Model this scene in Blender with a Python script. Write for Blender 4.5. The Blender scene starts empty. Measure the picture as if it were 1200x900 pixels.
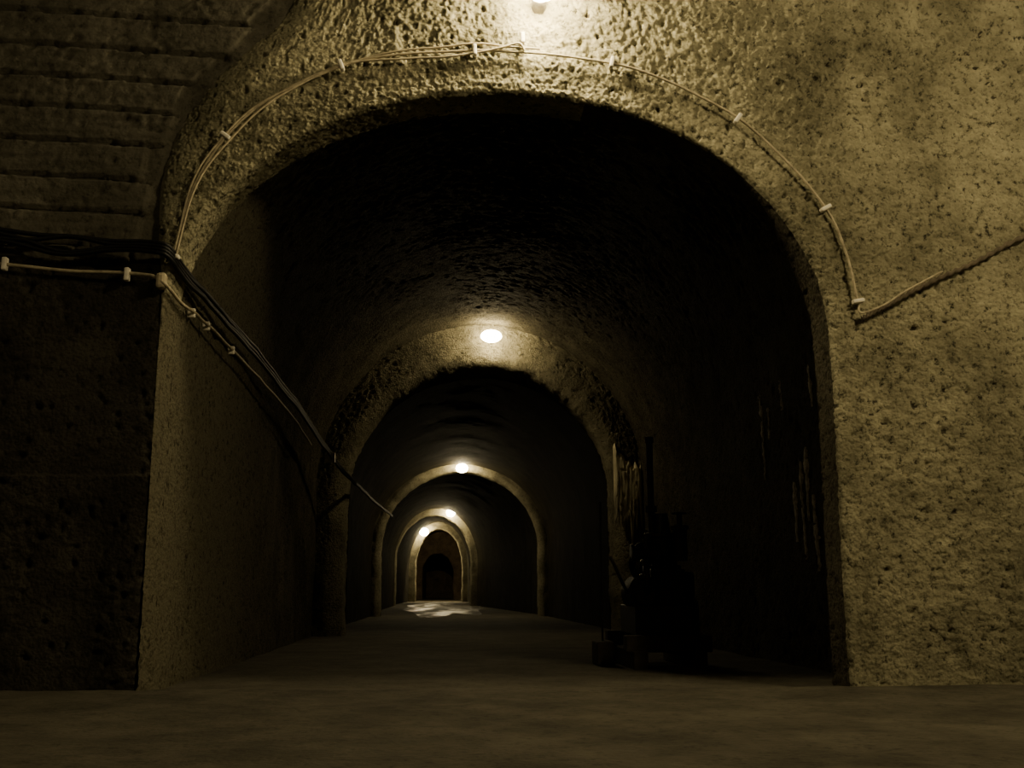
import bpy, bmesh, math, random
from mathutils import Vector, noise, Matrix
random.seed(7)
C = bpy.context.scene.collection
PI = math.pi

# ------------------------------------------------------------------ materials
def new_mat(name):
    m = bpy.data.materials.new(name); m.use_nodes = True
    nt = m.node_tree; b = nt.nodes['Principled BSDF']
    return m, nt, b

def N(nt, t, **kw):
    n = nt.nodes.new(t)
    for k, v in kw.items():
        if k in n.inputs: n.inputs[k].default_value = v
        else: setattr(n, k, v)
    return n

def shotcrete(name, ca, cb, bump=0.9, dist=0.025, scale=1.0, pit=0.6, rough=0.9, spec=0.12, p0=.36, p1=.48, lit_tint=None, rvar=None):
    m, nt, b = new_mat(name); L = nt.links.new
    tc = N(nt, 'ShaderNodeTexCoord')
    n1 = N(nt, 'ShaderNodeTexNoise', Scale=1.6*scale, Detail=9.0, Roughness=0.72)
    n2 = N(nt, 'ShaderNodeTexNoise', Scale=22.0*scale, Detail=7.0, Roughness=0.75)
    vo = N(nt, 'ShaderNodeTexVoronoi', Scale=44.0*scale)
    for n in (n1, n2, vo): L(tc.outputs['Object'], n.inputs['Vector'])
    r1 = N(nt, 'ShaderNodeValToRGB')
    r1.color_ramp.elements[0].position = 0.38; r1.color_ramp.elements[0].color = (*ca, 1)
    r1.color_ramp.elements[1].position = 0.64; r1.color_ramp.elements[1].color = (*cb, 1)
    L(n1.outputs['Fac'], r1.inputs['Fac'])
    base = r1.outputs[0]
    if lit_tint:   # light falloff painted as paler colour near the mouth on one side
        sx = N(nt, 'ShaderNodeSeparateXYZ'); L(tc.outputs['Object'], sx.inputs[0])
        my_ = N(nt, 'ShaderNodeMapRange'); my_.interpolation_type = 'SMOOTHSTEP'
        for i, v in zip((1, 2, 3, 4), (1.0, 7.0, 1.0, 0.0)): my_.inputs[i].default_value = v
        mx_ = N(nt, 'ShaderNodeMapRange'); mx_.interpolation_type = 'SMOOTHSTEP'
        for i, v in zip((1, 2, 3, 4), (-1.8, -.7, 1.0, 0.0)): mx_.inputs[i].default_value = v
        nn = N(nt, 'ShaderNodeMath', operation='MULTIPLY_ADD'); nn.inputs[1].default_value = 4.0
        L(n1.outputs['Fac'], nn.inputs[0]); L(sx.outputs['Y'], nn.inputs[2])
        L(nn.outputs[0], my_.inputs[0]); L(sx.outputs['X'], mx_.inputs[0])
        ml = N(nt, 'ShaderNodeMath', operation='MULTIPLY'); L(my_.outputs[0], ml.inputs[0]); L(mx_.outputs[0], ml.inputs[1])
        md = N(nt, 'ShaderNodeMix', data_type='RGBA'); L(ml.outputs[0], md.inputs[0]); L(base, md.inputs[6]); md.inputs[7].default_value = (*lit_tint, 1)
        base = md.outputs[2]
    r2 = N(nt, 'ShaderNodeValToRGB')
    v = 1 - pit
    r2.color_ramp.elements[0].position = p0; r2.color_ramp.elements[0].color = (v, v, v, 1)
    r2.color_ramp.elements[1].position = p1; r2.color_ramp.elements[1].color = (1, 1, 1, 1)
    L(n2.outputs['Fac'], r2.inputs['Fac'])
    mx = N(nt, 'ShaderNodeMix', data_type='RGBA', blend_type='MULTIPLY'); mx.inputs[0].default_value = 1
    L(base, mx.inputs[6]); L(r2.outputs[0], mx.inputs[7])
    L(mx.outputs[2], b.inputs['Base Color'])
    b.inputs['Roughness'].default_value = rough
    if rvar:
        mp = N(nt, 'ShaderNodeMapping'); mp.inputs['Scale'].default_value = (1.6, .35, 1)
        n4 = N(nt, 'ShaderNodeTexNoise', Scale=1.0, Detail=5.0); L(tc.outputs['Object'], mp.inputs['Vector']); L(mp.outputs[0], n4.inputs['Vector'])
        rr = N(nt, 'ShaderNodeMapRange')
        for i, v in zip((1, 2, 3, 4), (.4, .6, rvar[0], rvar[1])): rr.inputs[i].default_value = v
        L(n4.outputs['Fac'], rr.inputs[0]); L(rr.outputs[0], b.inputs['Roughness'])
    b.inputs['Specular IOR Level'].default_value = spec
    ad = N(nt, 'ShaderNodeMath', operation='MULTIPLY_ADD'); ad.inputs[1].default_value = -0.35
    L(vo.outputs['Distance'], ad.inputs[0]); L(n2.outputs['Fac'], ad.inputs[2])
    bp = N(nt, 'ShaderNodeBump', Strength=bump, Distance=dist)
    L(ad.outputs[0], bp.inputs['Height']); L(bp.outputs[0], b.inputs['Normal'])
    return m

def simple(name, col, rough=0.6, metal=0.0, var=0.35, scale=20, bump=0.2, spec=0.3, stretch=None, hard=(.3, .7)):
    m, nt, b = new_mat(name); L = nt.links.new
    tc = N(nt, 'ShaderNodeTexCoord'); n = N(nt, 'ShaderNodeTexNoise', Scale=float(scale), Detail=5.0)
    if stretch:
        mp = N(nt, 'ShaderNodeMapping'); mp.inputs['Scale'].default_value = stretch
        L(tc.outputs['Object'], mp.inputs['Vector']); L(mp.outputs[0], n.inputs['Vector'])
    else: L(tc.outputs['Object'], n.inputs['Vector'])
    r = N(nt, 'ShaderNodeValToRGB')
    r.color_ramp.elements[0].position = hard[0]; r.color_ramp.elements[0].color = (*[c*(1-var) for c in col], 1)
    r.color_ramp.elements[1].position = hard[1]; r.color_ramp.elements[1].color = (*[min(1, c*(1+var)) for c in col], 1)
    L(n.outputs['Fac'], r.inputs['Fac']); L(r.outputs[0], b.inputs['Base Color'])
    b.inputs['Roughness'].default_value = rough; b.inputs['Metallic'].default_value = metal
    b.inputs['Specular IOR Level'].default_value = spec
    bp = N(nt, 'ShaderNodeBump', Strength=bump, Distance=0.005)
    L(n.outputs['Fac'], bp.inputs['Height']); L(bp.outputs[0], b.inputs['Normal'])
    return m

def emis(name, col, s):
    m, nt, b = new_mat(name)
    b.inputs['Base Color'].default_value = (0.9, 0.85, 0.7, 1)
    b.inputs['Emission Color'].default_value = (*col, 1); b.inputs['Emission Strength'].default_value = s
    return m

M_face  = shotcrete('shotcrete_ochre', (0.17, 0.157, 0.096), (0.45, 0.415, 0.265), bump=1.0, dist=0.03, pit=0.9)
M_dark  = shotcrete('shotcrete_shaded', (0.045, 0.040, 0.027), (0.09, 0.080, 0.055), bump=1.0, dist=0.03, pit=0.6)  # darker copy of the ochre mix, shade put into its colour
M_deep  = shotcrete('shaded_vault_concrete', (0.018, 0.016, 0.011), (0.042, 0.038, 0.026), bump=1.0, dist=0.03, pit=0.6, spec=.03)  # darkest copy: gloom between the lamps is put into the colour
M_vault = shotcrete('shotcrete_shade_to_lit', (0.055, 0.049, 0.033), (0.11, 0.099, 0.067), bump=1.0, dist=0.03, pit=0.75, lit_tint=(.18, .163, .105), spec=.05)  # dark base stands for shade; left side painted paler as if lit
M_board = shotcrete('board_formed_concrete', (0.065, 0.06, 0.043), (0.13, 0.119, 0.087), bump=0.6, dist=0.012, pit=0.5)  # base darkened in place of shade on the left wall
M_lower = shotcrete('dark_lower_concrete', (0.025, 0.022, 0.015), (0.065, 0.059, 0.042), bump=1.0, dist=0.02, pit=0.6)  # darker concrete for the lower part of the left wall
M_arch  = shotcrete('shotcrete_arch', (0.13, 0.118, 0.077), (0.30, 0.272, 0.18), bump=1.0, dist=0.04, pit=.7)
M_end   = shotcrete('brown_end_concrete', (0.07, 0.052, 0.032), (0.14, 0.105, 0.065), bump=1.0, dist=0.03, pit=.6)
M_floor = shotcrete('dusty_floor', (0.062, 0.056, 0.040), (0.110, 0.099, 0.072), bump=0.7, dist=0.012, pit=0.45, scale=1.0, rough=0.85)
M_slab  = shotcrete('worn_slab', (0.045, 0.041, 0.029), (0.096, 0.087, 0.062), bump=0.7, dist=0.012, pit=0.45, scale=1.1, rough=0.8)
M_wet   = shotcrete('wet_floor', (0.06, 0.054, 0.04), (0.10, 0.09, 0.065), bump=0.4, dist=0.02, pit=0.3, spec=0.45, rvar=(.28, .75))
M_wire  = simple('tan_cable_sheath', (0.36, 0.31, 0.20), 0.6)
M_rope  = simple('brown_armoured_cable', (0.10, 0.08, 0.052), 0.75)
M_clip  = simple('pale_plastic_clip', (0.68, 0.64, 0.52), 0.5, var=0.15)
M_black = simple('black_rubber_cable', (0.006, 0.006, 0.005), 0.55, spec=.22)
M_iron  = simple('dark_greasy_iron', (0.030, 0.027, 0.021), 0.5, metal=0.2, bump=0.5)
M_rust  = simple('rusty_iron', (0.032, 0.024, 0.016), 0.7, metal=0.2, bump=0.6)
M_wood  = simple('old_timber', (0.035, 0.028, 0.019), 0.85, bump=0.5)
M_calc  = simple('calcite_streak', (0.38, 0.34, 0.25), 0.85, var=0.5, scale=30)
M_patch = simple('lit_lime_mix', (0.50, 0.45, 0.30), 0.85, var=0.75, stretch=(1, 1, .12), scale=10, hard=(.36, .56))  # lime drips, with paleness painted in for light on the arch face
M_fix   = simple('grey_lamp_housing', (0.20, 0.18, 0.14), 0.5)

# ------------------------------------------------------------------ helpers
def add(name, verts, faces, mat, smooth=True, parent=None, **props):
    me = bpy.data.meshes.new(name); me.from_pydata([tuple(v) for v in verts], [], faces); me.update()
    if smooth:
        me.polygons.foreach_set('use_smooth', [True]*len(me.polygons))
    me.materials.append(mat)
    o = bpy.data.objects.new(name, me); C.objects.link(o)
    if parent: o.parent = parent
    for k, v in props.items(): o[k] = v
    return o

def empty(name, loc, label, cat, **p):
    o = bpy.data.objects.new(name, None); o.location = loc; C.objects.link(o)
    o['label'] = label; o['category'] = cat
    for k, v in p.items(): o[k] = v
    return o

def grid_faces(nu, nv, flip=False):
    f = []
    for i in range(nu-1):
        for j in range(nv-1):
            a = i*nv+j; q = (a, a+nv, a+nv+1, a+1)
            f.append(q[::-1] if flip else q)
    return f

O1 = Vector((3, 3, 3)); O2 = Vector((5, 5, 5)); O3 = Vector((8, 1, 2))
def rough(p, big=0.022, mid=0.007, fine=0.010, vf=0.011):
    h = noise.noise(p*0.9)*big + noise.noise(p*5.5)*mid
    k = max(.3, min(1.5, .7+1.6*noise.noise(p*.9+O1)+max(0, p.z-3)*.35))
    if fine:
        c = noise.noise(p*17+O2)
        h += (noise.noise(p*33.0)+.55*(c if c > -.1 else -.1-(-.1-c)*2.6))*fine*k
        d = noise.noise(p*20+O3)
        if d > .36: h -= (d-.36)*.09
    if vf: h += noise.noise(p*62.0)*vf*k
    return h

def prof(pr, s):
    c, hw, sp, rise = pr; z0 = -0.45
    if s < .25: return (c-hw, z0+(sp-z0)*s/.25)
    if s > .75: return (c+hw, z0+(sp-z0)*(1-s)/.25)
    a = PI*(1-(s-.25)/.5)
    return (c+hw*math.cos(a), sp+rise*math.sin(a))
def pnorm(pr, x, z):
    return Vector((pr[0]-x, 0, 0 if z < pr[2] else pr[2]-z)).normalized()

def lerp(a, b, t): return a+(b-a)*t

def vault(name, y0, y1, p0, p1, ny, ns, mat, amp=1.0, fine=True, **props):
    vs = []
    for i in range(ny):
        t = i/(ny-1); y = lerp(y0, y1, t); pr = [lerp(a, b, t) for a, b in zip(p0, p1)]
        for j in range(ns):
            s = j/(ns-1); x, z = prof(pr, s)
            p = Vector((x, y, z)); h = rough(p, fine=.010 if fine else 0, vf=.007 if fine else 0)*amp
            vs.append(p+pnorm(pr, x, z)*h)
    return add(name, vs, grid_faces(ny, ns), mat, **props)

def arch(name, y, T, pin, outer, ns, nt_, nd, mat, power=1.0, amp=1.0, uamp=1.0, tail=None, round_=0.06, outer_round=None, wob=0, **props):
    vs = []
    ss = [i/(ns-1) for i in range(ns)] if isinstance(ns, int) else ns
    ns = len(ss)
    for s in ss:
        px, pz = prof(pin, s); qx, qz = outer(s); nr = pnorm(pin, px, pz)
        if wob:
            wv = nr*(noise.noise(Vector((px*1.5, y, pz*1.5)))+.5*noise.noise(Vector((px*5, y, pz*5))))*wob; px += wv.x; pz += wv.z
        for k in range(nd):
            yk = lerp(y+T, y+round_*1.05, k/(nd-1)); p = Vector((px, yk, pz)); vs.append(p+nr*rough(p)*uamp)
        L = math.hypot(qx-px, qz-pz)
        for j in range(nt_):
            t = (j/(nt_-1))**power
            x = lerp(px, qx, t); z = lerp(pz, qz, t)
            p = Vector((x, y, z)); h = rough(p)*amp; d = L*t
            w = min(1, d/round_) if round_ else 1
            yy = y-h*w
            if d < round_: yy += round_*(1-math.sqrt(max(0, 1-(1-d/round_)**2)))
            q = Vector((x, yy, z))+nr*h*(1-w)*uamp
            if outer_round and s < outer_round[0]:
                R = outer_round[1]*min(1, L/.5)*min(1, (outer_round[0]-s)/.02); e = L-d
                if R > 1e-4 and e < R: q.y += .6*R*(1-math.sqrt(max(0, 1-(1-e/R)**2)))
            vs.append(q)
        if tail: vs.append(Vector((qx, y+tail, qz)))
    return add(name, vs, grid_faces(ns, nd+nt_+(1 if tail else 0), flip=True), mat, **props)

def piece(keys):
    def f(s):
        for i in range(len(keys)-1):
            s0, b = keys[i]; s1, c = keys[i+1]
            if s <= s1:
                t = (s-s0)/(s1-s0)
                if s < .48 and i > 0:
                    a = keys[i-1][1]; d = keys[min(len(keys)-1, i+2)][1]
                    return tuple(.5*(2*b[k]+(c[k]-a[k])*t+(2*a[k]-5*b[k]+4*c[k]-d[k])*t*t+(3*b[k]-a[k]-3*c[k]+d[k])*t**3) for k in (0, 1))
                return (lerp(b[0], c[0], t), lerp(b[1], c[1], t))
        return keys[-1][1]
    return f

def tube(name, pts, r, mat, parent=None, seg=8, sub=6, jitter=0.0, twist=0, **props):
    P = [Vector(p) for p in pts]; Q = []
    for i in range(len(P)-1):
        a = P[max(0, i-1)]; b = P[i]; c = P[i+1]; d = P[min(len(P)-1, i+2)]
        for k in range(sub):
            t = k/sub
            Q.append(0.5*((2*b)+(c-a)*t+(2*a-5*b+4*c-d)*t*t+(3*b-a-3*c+d)*t**3))
    Q.append(P[-1])
    if jitter: Q = [q+Vector((noise.noise(q*3), noise.noise(q*3+Vector((7, 0, 0)))*.4, noise.noise(q*3+Vector((0, 7, 0)))))*jitter for q in Q]
    vs = []; fs = []
    up = Vector((0, 0, 1)); n = len(Q)
    for i, q in enumerate(Q):
        d = (Q[min(n-1, i+1)]-Q[max(0, i-1)]).normalized()
        u = d.cross(Vector((0, 1, 0)) if abs(d.y) < .9 else up).normalized(); v = d.cross(u).normalized()
        for k in range(seg):
            a = 2*PI*k/seg
            rr = r*(1+(0.45*math.sin(2*a+i*twist) if twist else 0))
            vs.append(q+u*math.cos(a)*rr+v*math.sin(a)*rr)
    for i in range(n-1):
        for k in range(seg):
            fs.append((i*seg+k, i*seg+(k+1) % seg, (i+1)*seg+(k+1) % seg, (i+1)*seg+k))
    fs.append(tuple(range(seg))[::-1]); fs.append(tuple(range((n-1)*seg, n*seg)))
    return add(name, vs, fs, mat, parent=parent, **props)

def bm_obj(name, bm, mat, parent=None, smooth=False, bevel=0.0, **props):
    me = bpy.data.meshes.new(name); bm.to_mesh(me); bm.free(); me.materials.append(mat)
    if smooth: me.polygons.foreach_set('use_smooth', [True]*len(me.polygons))
    o = bpy.data.objects.new(name, me); C.objects.link(o)
    if parent: o.parent = parent
    if bevel:
        m = o.modifiers.new('bevel', 'BEVEL'); m.width = bevel; m.segments = 2; m.limit_method = 'ANGLE'
    for k, v in props.items(): o[k] = v
    return o
def bbox(bm, x0, x1, y0, y1, z0, z1, rot=None):
    M = Matrix.Translation(((x0+x1)/2, (y0+y1)/2, (z0+z1)/2))
    if rot: M = M @ rot
    M = M @ Matrix.Diagonal((x1-x0, y1-y0, z1-z0, 1))
    bmesh.ops.create_cube(bm, size=1, matrix=M)
def bcyl(bm, c, r, h, axis='Z', seg=24, r2=None):
    R = {'Z': Matrix.Identity(4), 'X': Matrix.Rotation(PI/2, 4, 'Y'), 'Y': Matrix.Rotation(PI/2, 4, 'X')}[axis]
    bmesh.ops.create_cone(bm, cap_ends=True, segments=seg, radius1=r, radius2=r if r2 is None else r2, depth=h,
                          matrix=Matrix.Translation(c) @ R)
def btorus(bm, c, R_, r, axis='Z', n=32, m=8):
    rot = {'Z': Matrix.Identity(3), 'X': Matrix.Rotation(PI/2, 3, 'Y'), 'Y': Matrix.Rotation(PI/2, 3, 'X')}[axis]
    vs = []
    for i in range(n):
        for k in range(m):
            a = 2*PI*i/n; b = 2*PI*k/m
            v = Vector(((R_+r*math.cos(b))*math.cos(a), (R_+r*math.cos(b))*math.sin(a), r*math.sin(b)))
            vs.append(bm.verts.new(rot @ v+Vector(c)))
    for i in range(n):
        for k in range(m):
            bm.faces.new((vs[i*m+k], vs[((i+1) % n)*m+k], vs[((i+1) % n)*m+(k+1) % m], vs[i*m+(k+1) % m]))

# ------------------------------------------------------------------ structure
ST = dict(kind='structure')
A1 = (.26, 2.055, 2.15, 1.56)
V1a = (.51, 2.31, 2.1, 2.45); V1b = (.37, 2.52, 2.1, 2.58)
A2 = (.35, 2.06, 2.0, 1.94)
V2a = (.30, 2.50, 2.1, 2.6); V2b = (.10, 2.80, 1.9, 2.62)
A3 = (.10, 2.50, 1.9, 2.36)
V3a = (.0, 3.0, 2.0, 2.8); V3b = (-1.06, 2.10, 1.9, 2.72)
A4 = (-1.20, 1.88, 1.9, 2.33)
V4a = (-1.2, 2.3, 2.0, 3.1); V4b = (-1.24, 1.97, 2.0, 3.0)
A5 = (-1.19, 1.53, 2.0, 2.5)
V5 = (-1.3, 2.4, 2.0, 3.2)

front_outer = piece([(0, (-1.80, -.45)), (.25, (-1.81, 2.15)), (.29, (-1.86, 2.65)), (.33, (-1.88, 3.25)), (.37, (-1.70, 3.70)),
                     (.405, (-1.40, 4.05)), (.44, (-1.12, 4.42)), (.475, (-.75, 5.8)), (.54, (.9, 5.8)), (.63, (3.8, 5.8)), (.69, (5.8, 4.8)),
                     (.75, (5.8, 2.15)), (1.0, (5.8, -.45))])
S = [.25*i/120 for i in range(120)]+[.25+.5*i/840 for i in range(840)]+[.75+.25*i/190 for i in range(191)]
wf = arch('wall_front', 0.0, .30, A1, front_outer, S, 210, 15, M_face, power=1.1, tail=0.25, uamp=.6, round_=0.035, outer_round=(.475, .28), label='rough ochre sprayed concrete portal wall around the arch', **ST)
wf.data.materials.append(M_vault)  # left jamb edge and right reveal recoloured darker in place of shade
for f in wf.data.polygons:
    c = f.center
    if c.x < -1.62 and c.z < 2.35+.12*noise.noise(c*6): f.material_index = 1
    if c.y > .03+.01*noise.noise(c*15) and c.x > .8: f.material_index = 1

def ringback(name, y, pin, pout, mat, ns=90, nt_=8, **p):
    vs = []
    for i in range(ns):
        s = i/(ns-1); a = prof(pin, s); b = prof(pout, s)
        for j in range(nt_):
            t = j/(nt_-1); vs.append((lerp(a[0], b[0], t), y, lerp(a[1], b[1], t)))
    return add(name, vs, grid_faces(ns, nt_), mat, **p)
def big(pr, d=.12): return (pr[0], pr[1]+d, pr[2], pr[3]+d)

ringback('trim_1', .29, A1, big(V1a), M_dark, **ST)
vault('wall_vault', .26, 9.75, V1a, V1b, 330, 360, M_vault, amp=1.0, label='dark sprayed concrete tunnel vault', **ST)
arch('trim_2', 9.7, .6, A2, lambda s: prof(big(V1b), s), 460, 46, 14, M_arch, amp=.8, uamp=.9, round_=.28, wob=.04, label='sprayed concrete arch with pale lime streaks', **ST)
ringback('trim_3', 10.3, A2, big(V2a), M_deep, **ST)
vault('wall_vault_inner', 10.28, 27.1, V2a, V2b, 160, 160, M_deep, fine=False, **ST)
arch('trim_4', 27, .5, A3, lambda s: prof(big(V2b), s), 300, 20, 8, M_arch, amp=.8, uamp=.8, round_=.2, wob=.03, **ST)
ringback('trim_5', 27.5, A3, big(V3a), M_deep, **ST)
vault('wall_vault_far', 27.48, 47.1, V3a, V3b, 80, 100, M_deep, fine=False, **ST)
arch('trim_6', 47, .3, A4, lambda s: prof(big(V3b, .05), s), 160, 12, 6, M_arch, round_=.1, wob=.05, **ST)
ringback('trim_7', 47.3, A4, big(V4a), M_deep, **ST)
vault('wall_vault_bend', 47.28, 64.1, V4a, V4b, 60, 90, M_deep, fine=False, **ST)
arch('trim_8', 64, .5, A5, lambda s: prof(big(V4b), s), 160, 12, 6, M_arch, round_=.1, wob=.05, **ST)
ringback('trim_9', 64.5, A5, big(V5), M_end, **ST)
vault('wall_vault_end', 64.48, 80, V5, V5, 50, 80, M_end, fine=False, **ST)
arch('trim_10', 80, .5, (-1.55, 1.25, 1.9, 1.5), lambda s: prof(big(V5), s), 120, 16, 6, M_end, round_=.1, wob=.05, **ST)
vault('wall_vault_last', 80.3, 92, (-1.55, 1.3, 1.9, 1.6), (-1.55, 1.3, 1.9, 1.6), 30, 60, M_end, fine=False, **ST)
vs = []
for i in range(40):
    for j in range(40):
        p = Vector((lerp(-3.4, .4, i/39), 91.6, lerp(-.45, 4, j/39))); p.y -= rough(p); vs.append(p)
add('wall_end', vs, grid_faces(40, 40, flip=True), M_end, label='rough concrete wall closing the tunnel', **ST)

# left wall with board marks
BY = .07
bounds = [2.66, 2.88, 3.10, 3.34, 3.57, 3.78, 3.99, 4.22, 4.45, 4.7, 4.95, 5.2, 5.5, 5.9]
def Lx(z):
    ks = [(-.45, -1.80), (2.1, -1.81), (2.65, -1.82), (3.25, -1.76), (3.7, -1.58), (4.42, -.98), (5.9, -.6)]
    for (a, x0), (b, x1) in zip(ks, ks[1:]):
        if z <= b: return lerp(x0, x1, (z-a)/(b-a))
    return -.6
vs = []; nz = 560; nx = 170
ends = [random.uniform(0.0, .12) for _ in bounds]
for i in range(nz):
    z = lerp(-.45, 5.85, i/(nz-1)); xe = Lx(z)
    for j in range(nx):
        x = lerp(-5.2, xe, (j/(nx-1))**.75)
        p = Vector((x, BY, z)); h = rough(p, .02, .008, .006, .004)
        zz = z+.05*(x+2.8)+noise.noise(Vector((x*1.5, 0, z*.5)))*.012
        y0 = BY
        if zz > bounds[0]:
            k = max(q for q, b in enumerate(bounds) if b <= zz)
            hi = bounds[k+1] if k+1 < len(bounds) else 6.2
            u = (zz-bounds[k])/(hi-bounds[k])
            bd = .022+.008*u+.008*noise.noise(Vector((k*7.7, 0, 0)))
            if u < .09 or u > .96: bd = -.022 + .015*noise.noise(Vector((x*4, k, 0)))
            if x > xe-.14-ends[k]: bd = .0+.02*noise.noise(p*9)
            h = h*.6+bd+.006*noise.noise(Vector((x*2, k*3.3, z*30)))
        else:
            if z < 1.22: h += .02
            t = max(0, min(1, (x+2.15)/.33)); y0 = BY*(1-t*t*(3-2*t))+.012*t
        vs.append((x, y0-h, z))
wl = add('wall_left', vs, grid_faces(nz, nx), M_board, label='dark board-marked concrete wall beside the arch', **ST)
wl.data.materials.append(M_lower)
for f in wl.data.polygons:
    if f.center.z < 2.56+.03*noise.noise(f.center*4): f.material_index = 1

vs = []
for i in range(60):
    for j in range(40):
        p = Vector((lerp(-5.2, 7.4, i/59), lerp(-8, .4, j/39), 5.7)); p.z -= rough(p)*2; vs.append(p)
add('ceiling', vs, grid_faces(60, 40, flip=True), M_dark, label='rough concrete ceiling of the crossing passage', **ST)
vs = []
for i in range(40):
    for j in range(40):
        p = Vector((5.75+.0, lerp(-8, .3, i/39), lerp(-.3, 5.8, j/39))); p.x -= rough(p); vs.append(p)
add('wall_right', vs, grid_faces(40, 40), M_dark, label='rough concrete side wall of the crossing passage', **ST)

def fz(y): return 0 if y < 0 else -.25*min(y, 27)/27
vs = []; ys = [-8+i*.05 for i in range(360)]+[10+i*.4 for i in range(207)]
nx = 190
for y in ys:
    for j in range(nx):
        x = lerp(-5.3, 5.9, j/(nx-1)); p = Vector((x, y, 0))
        h = noise.noise(p*1.1)*.008+noise.noise(p*6)*.005+noise.noise(p*16)*.004
        if y > -.12: h -= .04
        else: h += .022
        vs.append((x, y, fz(y)+h))
fl = add('floor', vs, grid_faces(len(ys), nx, flip=True), M_floor, label='dusty brown concrete tunnel floor', **ST)
fl.data.materials.append(M_slab)
for f in fl.data.polygons:
    if f.center.y < -.12: f.material_index = 1
vs = [(-.55, 46, fz(40)-.028)]; n = 140
for i in range(n):
    a = 2*PI*i/n; r = 1+.3*noise.noise(Vector((math.cos(a)*2, math.sin(a)*2, 0)))
    cx = -.35-.5*(math.sin(a)+1)/2
    vs.append((cx+1.8*r*math.cos(a), 46+18.5*r*math.sin(a), fz(40)-.034))
add('puddle', vs, [(0, 1+i, 1+(i+1) % n) for i in range(n)], M_wet, smooth=False, label='shallow wet puddle on the tunnel floor under lamps', category='puddle')

# ------------------------------------------------------------------ lamps
def lamp(loc, strength, label, r=.075, hang=None, wide=1.2, off=-.05, arm=0):
    x, y, z = loc
    e = empty('wall_lamp', loc, label, 'lamp', group='tunnel lamps')
    bm = bmesh.new(); bcyl(bm, (0, .10, 0), .05, .14, 'Y')
    bm_obj('lamp_housing', bm, M_fix, e, bevel=.006)
    if arm:
        bm = bmesh.new(); bcyl(bm, (0, .11+arm/2, 0), .03, arm, 'Y', 12); bm_obj('bracket', bm, M_fix, e)
    if hang:
        bm = bmesh.new(); bcyl(bm, (0, .11, hang/2), .015, hang, 'Z', 10); bm_obj('hanging_rod', bm, M_fix, e)
    bm = bmesh.new(); bmesh.ops.create_uvsphere(bm, u_segments=20, v_segments=12, radius=r, matrix=Matrix.Translation((0, off, 0)) @ Matrix.Diagonal((wide, 1.0, .9, 1)))
    bm_obj('bulb', bm, emis('lit_bulb_glass', (1.0, .81, .46), strength), e, smooth=True, label='glowing warm bulb')
    return e
lamp((.50, -.16, 4.32), 600, 'lit bulb lamp on the wall above the portal arch', r=.085)
lamp((.50, 9.50, 4.44), 125, 'lit bulb lamp above an inner tunnel arch', r=.11, wide=1.5, arm=.12)
lamp((.13, 26.82, 4.37), 170, 'lit bulb lamp above an inner tunnel arch', r=.16)
lamp((-.34, 46.74, 4.38), 190, 'lit bulb lamp above a distant tunnel arch', r=.22, wide=1.0)
lamp((-2.22, 63.70, 4.32), 130, 'lit bulb lamp on the shoulder of a distant arch', r=.30, wide=1.0, off=-.15)
lamp((-1.2, 65.0, 4.9), 2200, 'hidden bulb lamp added to light the last tunnel chamber', r=.12)  # added out of view behind the arch crown to brighten the end
lamp((4.3, -4.2, 4.7), 145, 'lit globe lamp hanging from the passage ceiling', hang=1.0, r=.34, off=-.28)
lamp((-4.2, -4.6, 4.7), 20, 'dim unseen fill globe added to brighten the inner right wall', hang=1.0, r=.25, off=-.2)  # added fill lamp out of view, lifts the inner right wall

# ------------------------------------------------------------------ cables over the arch
arc = [(-1.74, 2.55), (-1.66, 2.95), (-1.47, 3.34), (-1.16, 3.63), (-.77, 3.84), (-.35, 3.93), (.08, 3.97), (.5, 3.96), (.97, 3.91), (1.40, 3.76), (1.78, 3.54), (2.09, 3.25), (2.32, 2.94), (2.44, 2.62), (2.49, 2.33)]
ex = empty('cable_run', (0, 0, 0), 'tan wires clipped along the rim of the arch', 'cable')
tube('wire', [(x, -.045, z) for x, z in arc], .0085, M_wire, ex, jitter=.012)
tube('wire', [(x*1.0, -.05, z+.03*math.sin(i*1.3)+.015) for i, (x, z) in enumerate(arc[:8])], .007, M_wire, ex, jitter=.025)
tube('wire', [(x+.012, -.05, z-.02+.02*math.sin(i*2.1)) for i, (x, z) in enumerate(arc[:7])]+[(.25, -.06, 3.99), (.36, -.07, 4.02), (.4, -.06, 3.97)], .007, M_wire, ex, jitter=.02)
def clip(p, d, par, s=1.0, face='Y'):
    bm = bmesh.new(); a = math.atan2(d[1], d[0])
    if face == 'Y':
        M = Matrix.Translation(p) @ Matrix.Rotation(-a, 4, 'Y')
        bmesh.ops.create_cube(bm, size=1, matrix=M @ Matrix.Diagonal((.027*s, .045, .075*s, 1)))
    else:
        M = Matrix.Translation(p)
        bmesh.ops.create_cube(bm, size=1, matrix=M @ Matrix.Diagonal((.05, .035*s, .08*s, 1)))
    bm_obj('clip', bm, M_clip, par, bevel=.008)
for i in (0, 2, 4, 6, 8, 10, 12, 14):
    a = arc[max(0, i-1)]; b = arc[min(len(arc)-1, i+1)]
    clip((arc[i][0], -.045, arc[i][1]), (b[0]-a[0], b[1]-a[1]), ex)
clip((.39, -.05, 4.06), (1, 0), ex)

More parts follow.
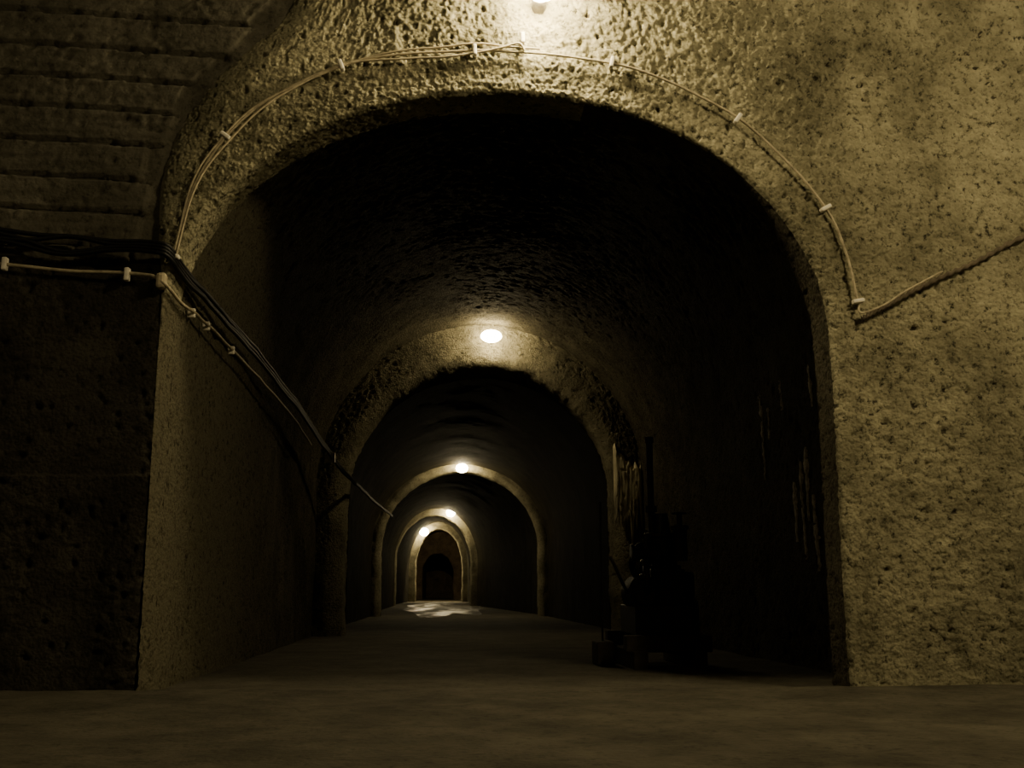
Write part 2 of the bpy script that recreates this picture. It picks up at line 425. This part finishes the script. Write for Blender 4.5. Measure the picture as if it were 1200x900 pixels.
e2 = empty('armoured_cable', (0, 0, 0), 'brown twisted cable sloping up the ochre wall', 'cable')
tube('cable_sheath', [(2.51, -.04, 2.22), (2.62, -.045, 2.28), (2.8, -.04, 2.37), (3.04, -.045, 2.50), (3.3, -.04, 2.62), (3.63, -.045, 2.79), (4.2, -.04, 3.05), (5.2, -.05, 3.4)], .014, M_rope, e2, twist=1.0, sub=30, seg=10, jitter=.012)
tube('wire', [(2.49, -.05, 2.30), (2.5, -.055, 2.25), (2.64, -.06, 2.3), (2.8, -.06, 2.4), (3.04, -.06, 2.53)], .006, M_wire, e2)

e3 = empty('conduit', (0, 0, 0), 'tan conduit clipped below the black cables', 'conduit')
tube('conduit_pipe', [(-5, .01, 2.62), (-3.5, .01, 2.54), (-2.78, .01, 2.50), (-2.3, .01, 2.46), (-1.95, -.02, 2.44), (-1.84, -.05, 2.42), (-1.76, -.05, 2.36), (-1.74, .25, 2.33), (-1.74, 1.0, 2.36), (-1.75, 2.5, 2.38), (-1.77, 4.5, 2.38), (-1.8, 6.5, 2.3)], .011, M_wire, e3, jitter=.01)
for p in ((-2.76, .01, 2.50), (-2.02, -.01, 2.44)): clip(p, (1, 0), e3, 1.1)
for y, z in ((.5, 2.34), (.9, 2.355), (1.7, 2.37)): clip((-1.755, y, z), (1, 0), e3, .8, 'X')
bm = bmesh.new(); bbox(bm, -1.83, -1.77, -.08, -.01, 2.34, 2.44)
j = bm_obj('junction_box', bm, M_wire, None, bevel=.02, label='small tan junction box at the wall corner', category='junction box')

e4 = empty('cable_bundle', (0, 0, 0), 'black rubber cables strung along the tunnel wall', 'cable')
for k in range(4):
    o = (k-1.5)*.020; w = .03*math.sin(k*2.2)
    path = [(-5, -.02, 2.85+o), (-3.6, -.02, 2.74+o*2), (-2.8, -.03, 2.66+o+w), (-2.4, -.03, 2.62+o*2-w), (-2.1, -.05, 2.61+o), (-1.88, -.09, 2.60+o),
            (-1.76, -.10, 2.57+o), (-1.71, .12, 2.50+o), (-1.71, .9, 2.50+o-w*.5), (-1.72, 2.5, 2.53+o+w*.4), (-1.74, 5.2, 2.50+o), (-1.75, 8.0, 2.37+o), (-1.60, 9.55, 2.17+o*.6), (-1.56, 10.2, 2.16+o*.5), (-1.6, 14, 2.22+o*.5), (-1.6, 19.4, 2.33+o*.5)]
    tube('cable', path, .015, M_black, e4, jitter=.02)
bm = bmesh.new(); bbox(bm, -1.84, -1.70, 8.1, 8.16, 2.28, 2.42)
bm_obj('clip', bm, M_clip, e4, bevel=.005)

# ------------------------------------------------------------------ lime streaks
def wx(y): t = (y-.26)/9.49; return lerp(V1a[0]+V1a[1], V1b[0]+V1b[1], t)
def streak(y0, z0, z1, w):
    vs = []; n = 70
    for i in range(n):
        z = lerp(z0, z1, i/(n-1)); u = i/(n-1); ww = w*.8*(.3+.7*u)*(1-.7*max(0, u-.9)*10)*max(.1, 1+1.8*noise.noise(Vector((y0*5, 0, z*12))))
        off = .025*noise.noise(Vector((y0*3, 1, z*3)))
        for k in range(5):
            y = y0+(k/4-.5)*ww+off; d = .010 if 0 < k < 4 else -.014
            p = Vector((wx(y), y, z)); vs.append((p.x-rough(p)-d, y, z))
    add('lime_streak', vs, grid_faces(n, 5), M_calc, label='pale mineral streak running down the vault wall', category='stain', group='lime streaks')
for y, z0, z1, w in ((3.25, 1.55, 2.70, .15), (2.62, 2.1, 2.4, .12), (2.40, .95, 1.45, .17), (2.2, .8, 1.6, .13), (2.05, 1.1, 1.7, .13), (1.9, .7, 1.3, .13), (1.86, 2.0, 2.35, .11), (3.05, 1.9, 2.2, .09)):
    streak(y, z0, z1, w)
vs = []; nu, nv = 60, 70
for i in range(nu):
    for j in range(nv):
        u = i/(nu-1); v = j/(nv-1)
        x = lerp(2.42, 2.86, u); zt = 2.72+.25*noise.noise(Vector((x*12, 0, 3)))-.3*u; zb = 1.55+.9*noise.noise(Vector((x*18, 5, 3)))
        z = lerp(zb, zt, v)
        e = min(u, 1-u)*10; e2_ = min(v, 1-v)*12
        d = .05*min(1, e, e2_)-.008+.008*noise.noise(Vector((x*25, 0, z*3)))
        p = Vector((x, 9.7, z)); vs.append((x, 9.7-rough(p, fine=.003, vf=0)*.8-d, z))
add('lit_lime_patch', vs, grid_faces(nu, nv, flip=True), M_patch, label='pale streaked lime with a painted lit patch on the arch wall', category='stain')

# ------------------------------------------------------------------ machine
mx, my = 1.76, 2.75
m = empty('old_machine', (mx, my, fz(my)-.045), 'dark abandoned pump machine with upright pipe on timber skid', 'machine')
m.scale = (.85, 1, 1)
bm = bmesh.new()
bbox(bm, -.42, -.28, -.55, .75, 0, .15); bbox(bm, .16, .28, -.55, .75, 0, .15)
bbox(bm, -.48, .34, -.52, -.36, .14, .27); bbox(bm, -.48, .34, .5, .66, .14, .27)
bm_obj('skid', bm, M_wood, m, bevel=.012, label='heavy timber skid')
bm = bmesh.new()
bbox(bm, -.34, .22, -.28, .5, .26, .5); bbox(bm, -.16, .18, -.2, .35, .5, .80)
bcyl(bm, (.02, .08, .93), .15, .30); bcyl(bm, (.02, .08, 1.09), .18, .035); bcyl(bm, (.02, .08, .82), .19, .035)
bcyl(bm, (.02, .08, 1.18), .10, .2, r2=.07)
for k in range(8):
    a = k*PI/4; bcyl(bm, (.02+.16*math.cos(a), .08+.16*math.sin(a), 1.12), .014, .04, seg=6)
bm_obj('pump_body', bm, M_iron, m, bevel=.012)
bm = bmesh.new(); bcyl(bm, (-.08, .08, 1.46), .034, .97); bcyl(bm, (-.08, .08, 1.32), .06, .05); bcyl(bm, (-.08, .08, 1.93), .044, .05); bcyl(bm, (-.08, .08, 1.02), .07, .12)
bm_obj('upright_pipe', bm, M_rust, m, smooth=False)
bm = bmesh.new(); btorus(bm, (-.22, -.18, .72), .15, .025, 'X'); bcyl(bm, (-.22, -.18, .72), .04, .09, 'X')
for k in range(5):
    a = k*2*PI/5; R = Matrix.Rotation(a, 4, 'X')
    bmesh.ops.create_cube(bm, size=1, matrix=Matrix.Translation((-.22, -.18, .72)) @ R @ Matrix.Translation((0, 0, .075)) @ Matrix.Diagonal((.02, .025, .15, 1)))
bm_obj('flywheel', bm, M_iron, m, smooth=True)
bm = bmesh.new(); bcyl(bm, (-.24, -.02, .60), .13, .42, 'Y', 28)
for k in range(9): bcyl(bm, (-.24, -.2+k*.045, .60), .15, .014, 'Y', 28)
bcyl(bm, (-.24, -.26, .60), .1, .06, 'Y')
bm_obj('motor', bm, M_iron, m)
bm = bmesh.new(); bcyl(bm, (.16, -.12, 1.0), .07, .26, 'Z', 20); bcyl(bm, (.16, -.12, 1.15), .09, .03, 'Z', 20); bcyl(bm, (.16, -.12, 1.22), .03, .12, 'Z', 12); bcyl(bm, (.16, -.12, 1.27), .075, .015, 'Z', 16)
bm_obj('valve', bm, M_rust, m, bevel=.004)
bm = bmesh.new(); bcyl(bm, (-.2, -.2, .93), .05, .3, 'X', 16); bcyl(bm, (-.34, -.2, .93), .075, .03, 'X', 16); bcyl(bm, (-.2, -.2, 1.02), .035, .14, 'Z', 12)
bm_obj('pipe_fitting', bm, M_iron, m, bevel=.004)
tube('lever', [(-.30, -.1, .52), (-.42, -.15, .66), (-.52, -.18, .84), (-.56, -.18, .90)], .016, M_iron, m)
tube('control_rod', [(-.60, .1, .18), (-.60, .1, .6), (-.605, .1, 1.0), (-.60, .1, 1.38)], .011, M_iron, m)
tube('hose', [(-.15, -.1, 1.0), (-.28, -.16, .98), (-.34, -.16, .84), (-.28, -.14, .72)], .03, M_black, m)
bm = bmesh.new(); bbox(bm, -.68, -.50, -.05, .3, .0, .2)
bm_obj('foot_block', bm, M_wood, m, bevel=.015)
bm = bmesh.new(); bbox(bm, .18, .34, -.1, .4, .14, .55); bbox(bm, .20, .32, -.05, .3, .55, .78)
bm_obj('gearbox', bm, M_iron, m, bevel=.03)

# ------------------------------------------------------------------ world, camera
w = bpy.data.worlds.new('World'); bpy.context.scene.world = w; w.use_nodes = True
w.node_tree.nodes['Background'].inputs[0].default_value = (.5, .46, .36, 1)
w.node_tree.nodes['Background'].inputs[1].default_value = .03
cd = bpy.data.cameras.new('camera'); cam = bpy.data.objects.new('camera', cd); C.objects.link(cam)
cam.location = (0, -6.1, .566); cd.lens = 36; cd.sensor_width = 36; cd.clip_end = 300
cam.rotation_euler = (PI/2+math.atan(.2), 0, -math.radians(3.04))
bpy.context.scene.camera = cam
